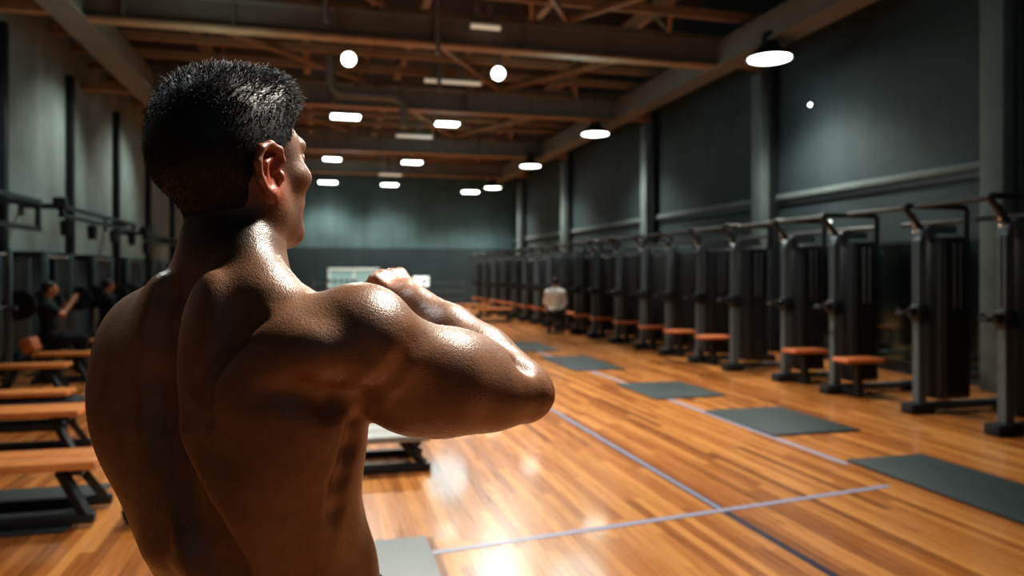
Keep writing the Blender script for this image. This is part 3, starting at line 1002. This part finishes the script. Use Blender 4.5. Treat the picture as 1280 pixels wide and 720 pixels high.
def build_machines():
    t = thing('cable_machine', (0, 0, 0), 'x', 'cable machine')
    ch, bk = M['char'], M['black']
    # foot and rails
    MB().box((-.02, 0, .055), (.30, .17, .11), bev=.02).build('front_foot', M['rubber'], t)
    MB().box((.60, 0, .07), (1.0, .10, .08), bev=.012).build('base_rail', ch, t)
    MB().box((1.18, 0, .055), (.34, .22, .11), bev=.02).build('rear_foot', M['rubber'], t)
    # upright with curved head
    pts = [(0, 0, .10), (0, 0, .9), (0, 0, 1.70), (0, 0, 1.80)] + [(.13 - .13 * math.cos(a), 0, 1.80 + .13 * math.sin(a)) for a in (.35, .7, 1.05, 1.4, 1.57)] + [(.42, 0, 1.93)]
    mb = MB()
    for a, b in zip(pts, pts[1:]):
        mb.bar(a, Vector(b) + (Vector(b) - Vector(a)).normalized() * .008, .10, .085)
    mb.build('upright', ch, t)
    # weight stack tower
    MB().box((.29, 0, 1.00), (.38, .36, 1.68), bev=.03).build('stack_cover', bk, t)
    mb = MB()
    for k in range(18):
        mb.box((.29, -.185, .24 + k * .045), (.20, .03, .036))
    mb.build('weight_plates', M['rubber'], t)
    for x in (.15, .43):
        MB().box((x, -.186, 1.0), (.04, .03, 1.62), bev=.005).build('side_strip', bk, t)
    MB().cyl((.25, -.192, 1.1), (.25, -.192, 1.78), .012, n=8).cyl((.33, -.192, 1.1), (.33, -.192, 1.78), .012, n=8).build('guide_rods', M['chrome'], t)
    # overhead pull-up frame
    mb = MB().tube([(.06, 0, 1.90), (-.17, 0, 2.13), (-.185, 0, 2.155), (-.165, 0, 2.17), (.57, 0, 2.17), (.60, 0, 2.155), (.605, 0, 2.12), (.60, 0, 1.87), (.595, 0, 1.84), (.57, 0, 1.83), (.44, 0, 1.83)], .030, n=10)
    mb.build('pull_up_frame', bk, t)
    MB().cyl((-.15, .02, 2.15), (-.15, .90, 2.15), .026, n=10).build('front_rail', bk, t)
    MB().cyl((.60, .02, 2.03), (.60, .90, 2.03), .026, n=10).build('rear_rail', bk, t)
    # pulley, clip and cable, handle half way up
    MB().cyl((.10, -.055, 1.88), (.10, .055, 1.88), .06, n=18).build('pulley', M['chrome'], t)
    mb = MB()
    for k in range(3):
        mb.tube([(-.06 + .020 * math.cos(a) * (1 if k % 2 else .4), .014 * math.cos(a) * (.4 if k % 2 else 1), 2.05 - k * .06 + .04 * math.sin(a)) for a in np.linspace(0, 2 * PI, 10)[:-1]], .012, n=6, closed=True)
    mb.build('chain_clip', M['chrome'], t)
    MB().cyl((-.06, 0, 1.94), (-.06, 0, 1.16), .006, n=6).build('cable', M['rubber'], t)
    MB().box((0, 0, 1.05), (.14, .13, .17), bev=.02).box((-.09, 0, 1.06), (.10, .07, .09), bev=.015).build('pulley_carriage', bk, t)
    h = MB().tube([(-.14, -.06, 1.06), (-.20, -.065, 1.10), (-.24, -.05, 1.05), (-.24, .05, 1.05), (-.20, .065, 1.10), (-.14, .06, 1.06)], .013, n=8).cyl((-.24, -.055, 1.05), (-.24, .055, 1.05), .022, n=10)
    h.build('handle', M['rubber'], t)
    # seat
    st = MB().box((.06, -.33, .445), (.52, .30, .055), bev=.026, seg=3).build('seat', M['orange'], t)
    MB().box((.06, -.33, .25), (.07, .07, .36)).box((.06, -.20, .06), (.08, .36, .06)).box((.06, -.33, .41), (.34, .16, .02)).build('seat_post', bk, st)
    xs = [(6.03, 5.42), (6.10, 6.50), (6.08, 7.80), (6.12, 8.85), (6.03, 10.0), (6.0, 11.0), (6.02, 12.15), (6.0, 13.2), (6.02, 14.5), (6.0, 15.8),
          (6.0, 16.95), (6.0, 18.1), (6.0, 19.3), (6.0, 20.5), (6.0, 21.8), (6.0, 23.1), (6.0, 24.5), (6.0, 26.0), (6.0, 27.5), (6.0, 29.0)]
    names = ['nearest to the camera', 'second', 'third', 'fourth', 'fifth', 'sixth', 'seventh', 'eighth', 'ninth', 'tenth', 'eleventh', 'twelfth', 'thirteenth',
             'fourteenth', 'fifteenth', 'sixteenth', 'seventeenth', 'eighteenth', 'nineteenth', 'last and farthest']
    for i, (x, y) in enumerate(xs):
        o = t if i == 0 else copy_tree(t)
        o.location = (x, y, 0)
        o['group'] = 'row of cable machines along the right wall'
    # repaired after copying: the machines nearest the camera and the fifth have no seat
    roots = sorted([o for o in SC.objects if o.get('category') == 'cable machine'], key=lambda o: o.location.y)
    for i, o in enumerate(roots):
        seat = i not in (0, 1, 4)
        if not seat:
            for c in list(o.children):
                if c.name.startswith('seat'):
                    for g in list(c.children):
                        bpy.data.objects.remove(g)
                    bpy.data.objects.remove(c)
        end = names[i] if i in (0, 19) else names[i] + ' from the camera'
        o['label'] = ('black cable machine with an orange seat, ' if seat else 'black cable machine without a seat, ') + end + ' in the right-hand row'

def build_right_wall_things():
    ys = ((1.3, 7.1), (7.7, 12.2), (12.8, 17.3), (17.9, 23.9), (24.5, 29.7))
    labs = ('dark wall mirror behind the nearest machines, in front of the first column', 'dark wall mirror behind the second and third cable machines',
            'dark wall mirror in the third bay of the right wall', 'dark wall mirror in the fourth bay of the right wall', 'dark wall mirror in the last bay before the far corner')
    for (a, b), lab in zip(ys, labs):
        t = thing('wall_mirror', (XR, (a + b) / 2, 0), lab, 'mirror', 'mirrors on the right wall')
        MB().box((-.025, 0, 1.04), (.03, b - a - .1, 1.70)).build('glass', M['mirror'], t, smooth=False)
        w = (b - a)
        MB().box((-.03, 0, .16), (.06, w, .06)).box((-.03, 0, 1.91), (.06, w, .05)).box((-.03, -w / 2 + .03, 1.03), (.06, .05, 1.75)).box((-.03, w / 2 - .03, 1.03), (.06, .05, 1.75)).build('frame', M['black'], t)
    p = (XR - .03, 11.2, 4.38)
    t = thing('wall_spotlight', p, 'tiny white point of light high on the dark right wall', 'lamp')
    MB().cyl((.03, 0, 0), (-.03, 0, 0), .03, n=14).build('fitting', M['black'], t)
    MB().ball((-.04, 0, 0), .026).build('bulb', M['lamp'], t)

def build_mats():
    g = 'exercise mats on the floorboards'
    for (x0, x1, y0, y1, rz), lab, mat in (
            ((3.98, 4.70, 2.70, 4.98, 0), 'large dark grey rubber mat at the right edge, nearest the camera', 'mat'),
            ((3.94, 4.86, 5.88, 7.12, 0), 'dark grey rubber mat second along the pale court line', 'mat'),
            ((3.76, 4.68, 7.92, 9.12, 0), 'dark grey rubber mat third along the pale court line', 'mat'),
            ((3.66, 4.50, 10.5, 12.3, 0), 'dark grey rubber mat fourth along the pale court line', 'mat'),
            ((3.60, 4.40, 13.3, 15.0, 0), 'dark grey mat farthest off along the pale court line', 'mat'),
            ((-3.3, -1.40, 4.72, 5.70, 0), 'dark blue-grey rubber mat under the nearest wooden bench on the left', 'mat'),
            ((-.40, .57, 2.75, 4.12, 0), 'pale grey rubber mat on the floor just right of the man', 'matl')):
        t = MB().box((0, 0, .009), (x1 - x0, y1 - y0, .016), bev=.006).build('exercise_mat', M[mat], loc=((x0 + x1) / 2, (y0 + y1) / 2, .0005))
        tag(t, lab, 'mat', g)

def bench(name, x0, x1, y, h, lab, mat, deep=.42, low_rail=True, pad=False, group='benches on the left of the hall', cat='bench', back=False):
    L_ = x1 - x0
    t = thing(name, ((x0 + x1) / 2, y, .019 if lab.find('mat') > 0 else 0), lab, cat, group)
    n = 2
    for k in range(n):
        w = deep / n
        MB().box((0, -deep / 2 + w * (k + .5), h - .025), (L_, w - .015, .05), bev=.010).build('seat_plank', M[mat], t)
    mb = MB().box((0, 0, h - .065), (L_ * .96, .06, .03))
    for s in (-1, 1):
        mb.box((s * (L_ / 2 - .10), 0, h - .065), (.06, deep * .92, .03))
    mb.build('under_frame', M['black'], t)
    for s in (-1, 1):
        for q in (-1, 1):
            MB().bar((s * (L_ / 2 - .20), q * deep * .30, h - .06), (s * (L_ / 2 - .05), q * deep * .44, .05), .055, .05).build('leg', M['black'], t)
    for q in (-1, 1):
        MB().box((0, q * deep * .44, .03), (L_, .06, .06), bev=.008).build('base_rail', M['black'], t)
    if pad:
        MB().box((.05, 0, h - .115), (L_ * 1.04, deep * 1.1, .07), bev=.034, seg=3).build('lower_pad', M['rubber'], t)
    if back:
        b = MB().box((-L_ / 2 - .05, 0, h + .10), (.16, .30, .20), rot=(0, -.35, 0), bev=.03).build('head_pad', M['orange'], t)
    return t

def build_left_side():
    bench('wooden_bench', -3.15, -1.27, 5.00, .36, 'nearest orange wooden bench on the left, standing on the dark mat', 'slat')
    bench('wooden_bench', -3.90, -1.88, 6.85, .37, 'long two-plank orange wooden bench on the left, second from the camera', 'slat')
    bench('wooden_bench', -3.95, -2.30, 7.95, .36, 'orange topped bench with a rounded black pad below, third on the left', 'slat', .30, pad=True)
    bench('wooden_bench', -3.72, -2.95, 10.1, .38, 'short narrow orange bench, fourth on the left', 'slat', .30)
    bench('wooden_bench', -3.70, -3.00, 11.25, .40, 'short orange bench with a raised orange head pad at its end', 'slat', .30, back=True)
    bench('wooden_bench', -3.75, -3.10, 12.9, .43, 'farthest short orange bench on the left, by the man\'s shoulder', 'slat', .30)
    bench('slatted_bench', -.55, .80, 5.78, .27, 'low bench with grey slats and black frame just right of the man\'s waist', 'grey', .55, group='benches in the middle')
    # racks
    t = thing('power_rack', (0, 0, 0), 'x', 'power rack', 'black racks along the left wall')
    for x in (-.32, .32):
        for y in (-.6, .6):
            p = MB().box((x, y, .90), (.075, .075, 1.80), bev=.006).build('post', M['char'], t)
            MB().box((x, y, .02), (.16, .16, .04)).build('foot_plate', M['black'], p)
    for y in (-.6, .6):
        MB().box((0, y, 1.76), (.58, .06, .07)).build('top_rail', M['black'], t)
        MB().box((0, y, .10), (.58, .06, .07)).build('bottom_rail', M['black'], t)
    MB().box((-.32, 0, 1.76), (.06, 1.13, .07)).build('top_rail', M['black'], t)
    MB().cyl((.32, -.58, 1.72), (.32, .58, 1.72), .022, n=10).build('pull_up_bar', M['chrome'], t)
    MB().box((-.30, 0, .95), (.03, 1.10, 1.50)).build('back_panel', M['black'], t)
    b = MB().cyl((.40, -.95, 1.02), (.40, .95, 1.02), .014, n=10).build('barbell', M['chrome'], t)
    for s in (-1, 1):
        MB().cyl((.40, s * .74, 1.02), (.40, s * .80, 1.02), .21, n=24).cyl((.40, s * .80, 1.02), (.40, s * .84, 1.02), .15, n=24).build('weight_plate', M['rubber'], b)
        MB().box((.37, s * .6, .98), (.10, .09, .05)).build('bar_hook', M['char'], t)
    spots = [(-4.42, 10.9, 'nearest black power rack against the left wall, at the picture edge'), (-4.42, 13.5, 'black power rack second along the left wall, behind the short benches'),
             (-4.42, 16.0, 'black power rack third along the left wall'), (-4.42, 18.6, 'black power rack fourth along the left wall'), (-4.42, 21.2, 'black power rack farthest along the left wall')]
    for i, (x, y, lab) in enumerate(spots):
        o = t if i == 0 else copy_tree(t)
        o.location = (x, y, 0)
        o['label'] = lab
    # wall mounted bars
    def wall_bar(y0, y1, z0, z1, lab, pads):
        t = thing('wall_pull_up_bar', (XL, (y0 + y1) / 2, 0), lab, 'pull-up bar', 'pull-up bars fixed to the left wall')
        h = (y1 - y0) / 2
        for z in (z0, z1):
            MB().bar((.62, -h, z), (.62, h, z), .07).build('bar', M['black'], t)
        for y in (-h + .05, h - .05):
            MB().box((.33, y, z1), (.66, .07, .08)).box((.62, y, (z0 + z1) / 2), (.07, .07, abs(z1 - z0))).box((.015, y, z1), (.03, .2, .3)).build('bracket', M['black'], t)
        MB().box((.62, -h + .0, z1 + .05), (.2, .2, .2), bev=.02).build('end_block', M['black'], t)
        for k in range(pads):
            y = -h + .25 + k * (2 * h - .5) / max(1, pads - 1)
            MB().cyl((.62, y, z0), (.62, y, z0 - .12), .02, n=8).cyl((.62, y, z0 - .08), (.62, y, z0 - .34), .09, .075, n=14).build('grip_pad', M['rubber'], t)
        return t
    wall_bar(11.0, 13.2, 2.15, 2.58, 'black double pull-up bar on the left wall, nearest the picture edge', 0)
    wall_bar(14.2, 19.4, 2.45, 2.60, 'long black wall bar with four hanging grips, left of the man\'s neck', 4)
    wall_bar(20.4, 25.0, 2.30, 2.45, 'farthest black wall bar, close to the man\'s neck', 2)
    # dumbbells
    def dumbbell(x, y, rz, lab):
        t = thing('dumbbell', (x, y, .075), lab, 'dumbbell', 'dumbbells on the floor', rz)
        MB().cyl((-.09, 0, 0), (.09, 0, 0), .016, n=12).build('grip', M['chrome'], t)
        for s in (-1, 1):
            MB().cyl((s * .08, 0, 0), (s * .17, 0, 0), .078, n=8).build('weight_head', M['rubber'], t)
    dumbbell(-3.75, 9.15, .5, 'dumbbell with chrome grip at the left picture edge, before the racks')
    dumbbell(-.99, 4.90, 1.2, 'small black dumbbell on the boards just left of the man\'s waist')

def build_far_end():
    # lit window and panel on the far wall
    def win(name, x0, x1, z0, z1, n):
        mb = MB()
        w = .10
        cx, cz = (x0 + x1) / 2, (z0 + z1) / 2
        y = YB - .07
        for z in (z0, z1):
            mb.box((cx, y, z), (x1 - x0 + w, .08, w))
        for k in range(n + 1):
            mb.box((x0 + (x1 - x0) * k / n, y, cz), (w, .08, z1 - z0))
        o = mb.build(name, M['frame'])
        o['kind'] = 'structure'
        for k in range(n):
            a, b = x0 + (x1 - x0) * k / n + w / 2, x0 + (x1 - x0) * (k + 1) / n - w / 2
            MB().box(((a + b) / 2, y + .01, cz), (b - a, .02, z1 - z0 - w)).build('pane', M['pane'], o)
    win('window_1', .36, 2.40, .55, 1.60, 2)
    t = thing('wall_panel', (4.2, YB - .045, 1.08), 'glowing white rectangular panel on the dark far wall, right of the raised fist', 'light panel')
    MB().box((0, -.02, 0), (.68, .04, .42)).build('face', M['panel'], t)
    MB().box((0, .0, .23), (.76, .05, .04)).box((0, .0, -.23), (.76, .05, .04)).box((-.36, 0, 0), (.04, .05, .5)).box((.36, 0, 0), (.04, .05, .5)).build('frame', M['black'], t)
    # racks of dumbbells and benches before the far wall
    t = thing('dumbbell_rack', (0, 0, 0), 'x', 'dumbbell rack', 'dark racks before the far wall')
    for s in (-1, 1):
        MB().bar((s * .85, -.25, .02), (s * .85, .15, 1.15), .07).box((s * .85, 0, .03), (.08, .7, .06)).build('side_frame', M['black'], t)
    for z, y in ((.35, -.12), (.70, 0), (1.05, .12)):
        s = MB().box((0, y, z), (1.7, .24, .03)).build('shelf', M['char'], t)
        mb = MB()
        for k in range(7):
            x = -.72 + k * .24
            mb.cyl((x, y - .12, z + .08), (x, y - .02, z + .08), .065, n=8).cyl((x, y + .02, z + .08), (x, y + .12, z + .08), .065, n=8).cyl((x, y - .1, z + .08), (x, y + .1, z + .08), .015, n=6)
        o = mb.build('dumbbell_row', M['rubber'], s)
        o['kind'] = 'stuff'
    for i, (x, lab) in enumerate(((.6, 'dark dumbbell rack before the far wall, under the lit window'), (2.9, 'dark dumbbell rack before the far wall, behind the raised fist'),
                                  (5.0, 'dark dumbbell rack before the far wall, right of the glowing panel'))):
        o = t if i == 0 else copy_tree(t)
        o.location = (x, 30.9, 0)
        o['label'] = lab
    for i, (x0, x1, y, lab) in enumerate(((4.3, 5.5, 24.2, 'far orange topped bench before the last machines'), (4.4, 5.5, 21.4, 'orange topped bench left of the person in white'))):
        bench('wooden_bench', x0, x1, y, .42, lab, 'slat', .30, group='benches by the far machines')

# ------------------------------------------------------------------ distant people, seated
def seated_person(loc, rz, label, shirt_col, pants_col, bare_arms=True, hands='knees', skin_col=(.50, .21, .11), turn=0):
    W0 = Frame(0, 0, 0)
    G = lambda st: Field(axis(-.46, .46, [(.46, st)]), axis(-.34, .82, [(.82, st)]), axis(-.02, 1.42, [(1.42, st)]))
    f = G(.008)
    def trunk(g, o):
        g.ell(W0, (0, 0, .54), (.165 + o, .125 + o, .115 + o), .03)
        g.ell(W0, (0, .01, .74), (.140 + o, .105 + o, .20 + o), .04)
        g.ell(W0, (0, .0, .92), (.170 + o, .115 + o, .15 + o), .04)
        for s in (-1, 1):
            g.ell(W0, (s * .175, 0, .985), (.065 + o, .065 + o, .06 + o), .04)
            g.cap(W0, (s * .04, -.01, 1.07), (s * .15, 0, 1.01), .035 + o, .04 + o, .03)
    def legs(g, o, low=.05):
        for s in (-1, 1):
            g.chain(W0, [(s * .09, .02, .52), (s * .17, .42, .50), (s * .17, .40, low)], [.085 + o, .062 + o, .042 + o], .03)
    elb, hnd = {'knees': ((.24, .10, .74), (.17, .34, .60)), 'up': ((.26, .16, .86), (.13, .30, 1.06))}[hands]
    def arms(g, o, full=True):
        for s in (-1, 1):
            sh, e, h = (s * .185, 0, .985), (s * elb[0], elb[1], elb[2]), (s * hnd[0], hnd[1], hnd[2])
            if full:
                g.chain(W0, [sh, e, h], [.050 + o, .040 + o, .028 + o], .02)
            else:
                m = tuple(sh[i] * .45 + e[i] * .55 for i in range(3))
                g.cap(W0, sh, m, .055 + o, .052 + o, .02)
    trunk(f, 0); legs(f, 0); arms(f, 0)
    for s in (-1, 1):
        f.chain(W0, [(s * .17, .38, .045), (s * .175, .50, .035)], [.042, .032], .03)
        e, h = np.array((s * elb[0], elb[1], elb[2])), np.array((s * hnd[0], hnd[1], hnd[2]))
        d = (h - e) / np.linalg.norm(h - e)
        sd = np.array((1.0, 0, 0)) - d * d[0]
        sd /= np.linalg.norm(sd)
        dn = np.array((0, .4, -.8))
        f.cap(W0, tuple(h), tuple(h + d * .06), .026, .034, .02)
        for k, ln in enumerate((.060, .072, .068, .052)):
            b = h + d * .075 + sd * (k - 1.5) * .021
            f.chain(W0, [tuple(b), tuple(b + d * ln * .6), tuple(b + d * ln * .8 + dn * .03)], [.011, .010, .009], .004)
        f.chain(W0, [tuple(h + d * .02 - sd * s * .03), tuple(h + d * .06 - sd * s * .055)], [.013, .011], .008)
    f.cap(W0, (0, -.005, 1.04), (0, .01, 1.16), .055, .052, .03)
    Hd = Frame(0, .02, turn)
    f.ell(Hd, (0, .0, 1.26), (.074, .094, .088), .02)
    f.ell(Hd, (0, .045, 1.20), (.056, .052, .075), .03)
    f.chain(Hd, [(0, .098, 1.245), (0, .118, 1.205)], [.010, .013], .015)
    for s in (-1, 1):
        f.ell(Hd, (s * .030, .100, 1.245), (.015, .014, .011), .01, op='sub')
        f.ell(Hd, (s * .076, .0, 1.22), (.010, .022, .034), .008)
    f.ell(Hd, (0, .092, 1.168), (.022, .010, .008), .008)
    V, Q = f.mesh()
    col = np.tile(np.array(skin_col), (len(V), 1))
    root = thing('person', loc, label, 'person', rz=rz)
    np_mesh('body', V, Q, bpy.data.materials['tanned_skin'], root, col, 1)
    g = G(.008)
    trunk(g, .014)
    arms(g, .010, not bare_arms)
    g.F = np.maximum(g.F, (.50 - g.Z)[None, None, :])
    V, Q = g.mesh()
    np_mesh('shirt', V, Q, simple('shirt_fabric', shirt_col, .8, var=.12, scale=25), root, None, 1)
    g = G(.008)
    g.ell(W0, (0, 0, .54), (.180, .140, .115), .03)
    legs(g, .016)
    g.F = np.maximum(g.F, (g.Z - .60)[None, None, :])
    g.F = np.maximum(g.F, (.11 - g.Z)[None, None, :])
    V, Q = g.mesh()
    np_mesh('trousers', V, Q, simple('trouser_fabric', pants_col, .85, var=.2, scale=25), root, None, 1)
    g = G(.008)
    for s in (-1, 1):
        g.chain(W0, [(s * .17, .38, .050), (s * .175, .50, .040)], [.052, .040], .03)
    g.F = np.maximum(g.F, (.0 - g.Z)[None, None, :])
    V, Q = g.mesh()
    np_mesh('shoes', V, Q, M['rubber'], root, None, 1)
    g = G(.008)
    g.ell(Hd, (0, -.008, 1.268), (.082, .100, .092), .02)
    X_, Y_, Z_ = np.meshgrid(g.X, g.Y, g.Z, indexing='ij')
    hy = X_ * Hd.s + (Y_ - .02) * Hd.c
    g.F = np.maximum(g.F, np.interp(hy, [-.1, -.03, .02, .05, .09], [1.17, 1.19, 1.24, 1.29, 1.32]).astype(np.float32) - Z_)
    V, Q = g.mesh()
    np_mesh('hair', V, Q, bpy.data.materials['black_hair'], root, None, 1)
    return root

def stool(x, y, label, h=.395):
    t = thing('gym_stool', (x, y, 0), label, 'stool', 'black stools under the distant people')
    MB().lathe([(0, h - .07), (.16, h - .07), (.175, h - .05), (.175, h - .02), (.15, h), (0, h)]).build('seat', M['rubber'], t)
    MB().cyl((0, 0, .03), (0, 0, h - .06), .035, n=12).build('column', M['char'], t)
    MB().lathe([(0, .0), (.20, .0), (.20, .015), (.05, .05), (0, .05)]).build('base', M['black'], t)

def build_people():
    p = cam2w((60 - 640) / 930 * 10.8, 10.8, 0)
    stool(p.x, p.y, 'black round stool under the seated person in dark clothes nearest the left edge')
    seated_person((p.x, p.y, 0), -1.2, 'seated person in dark sleeveless clothes with bare raised arms, nearest the left edge', (.010, .014, .018), (.008, .010, .012), True, 'up')
    p = cam2w((133 - 640) / 930 * 13.2, 13.2, 0)
    stool(p.x, p.y, 'black round stool under the seated person beside the big man\'s left shoulder')
    seated_person((p.x, p.y, 0), -1.0, 'seated person in dark navy clothes beside the big man\'s left shoulder', (.010, .014, .022), (.008, .010, .012), True, 'knees')
    p = cam2w((694 - 640) / 930 * 18.0, 18.0, 0)
    stool(p.x, p.y, 'black round stool under the person in the white shirt')
    seated_person((p.x, p.y, 0), -.35, 'seated person in a white shirt and dark trousers by the far machines', (.85, .85, .80), (.02, .025, .03), False, 'knees')

def build_lights():
    w = bpy.data.worlds.new('dim_teal_air')
    SC.world = w
    w.use_nodes = True
    bg = w.node_tree.nodes['Background']
    bg.inputs[0].default_value = (.10, .22, .26, 1)
    bg.inputs[1].default_value = .10
    # lamp over the near end of the hall, in front of the man: the hard light on his shoulders
    area(cam2w(.72, 2.0, 3.3), cam2w(-.12, 1.05, 1.40), 130, .35, (1.0, .94, .84))
    area(cam2w(-1.3, 1.7, 3.2), cam2w(-.50, 1.1, 1.40), 26, .5, (.85, .95, 1.0))
    # added low warm lamp, standing in for light off the boards on his flank
    area(cam2w(1.1, 1.35, .55), cam2w(-.25, 1.0, 1.2), 0.8, .4, (1.0, .48, .24))
    # added spots without fixtures wash the left wall; unseen cool fill behind the camera
    for y in (12.0, 16.5, 21.0):
        lamp_light((-2.6, y, 5.2), 330, .2, 100, .9, aim=(XL, y - .5, 2.6), col=(.92, 1.0, .92))
    area((1.7, -4.6, 4.5), (1.7, 12, 2.0), 14, 5.0, (.35, .8, 1.0))
    # added point lights, imitating a faint blue-green light in the hall
    for x, y in ((4.6, 6.0), (4.6, 13.0), (3.5, 21.0), (1.0, 27.0), (-1.5, 12.0)):
        l = bpy.data.lights.new('fill_light', 'POINT')
        l.energy = 46
        l.shadow_soft_size = .6
        l.specular_factor = .15
        l.color = (.42, .88, 1.0)
        o = link(bpy.data.objects.new('fill_light', l))
        o.location = (x, y, 4.4)
    # unseen lamps of the near rows, added above the frame to brighten the floor
    for x, y, e in ((.6, 8.0, 900), (3.3, 8.0, 900), (1.2, 5.6, 230), (4.0, 5.2, 110)):
        lamp_light((x, y, 5.2), e, .35, 110, .8)

make_materials()
build_shell()
build_roof()
build_lamps()
build_machines()
build_right_wall_things()
build_mats()
build_left_side()
build_far_end()
build_man()
build_people()
build_lights()

# ------------------------------------------------------------------ camera and colour
cd = bpy.data.cameras.new('camera')
cam = bpy.data.objects.new('camera', cd)
COL.objects.link(cam)
cam.location = (0, 0, EYE)
cam.rotation_euler = (PI / 2, 0, -YAW)
cd.sensor_width = 36
cd.lens = 36 * 930 / 1280
cd.shift_y = -20 / 1280
cd.clip_start = .05
cd.dof.use_dof = True
cd.dof.focus_distance = .98
cd.dof.aperture_fstop = 3.6
SC.camera = cam
SC.view_settings.view_transform = 'Standard'
SC.view_settings.look = 'Medium High Contrast'
SC.cycles.use_denoising = True
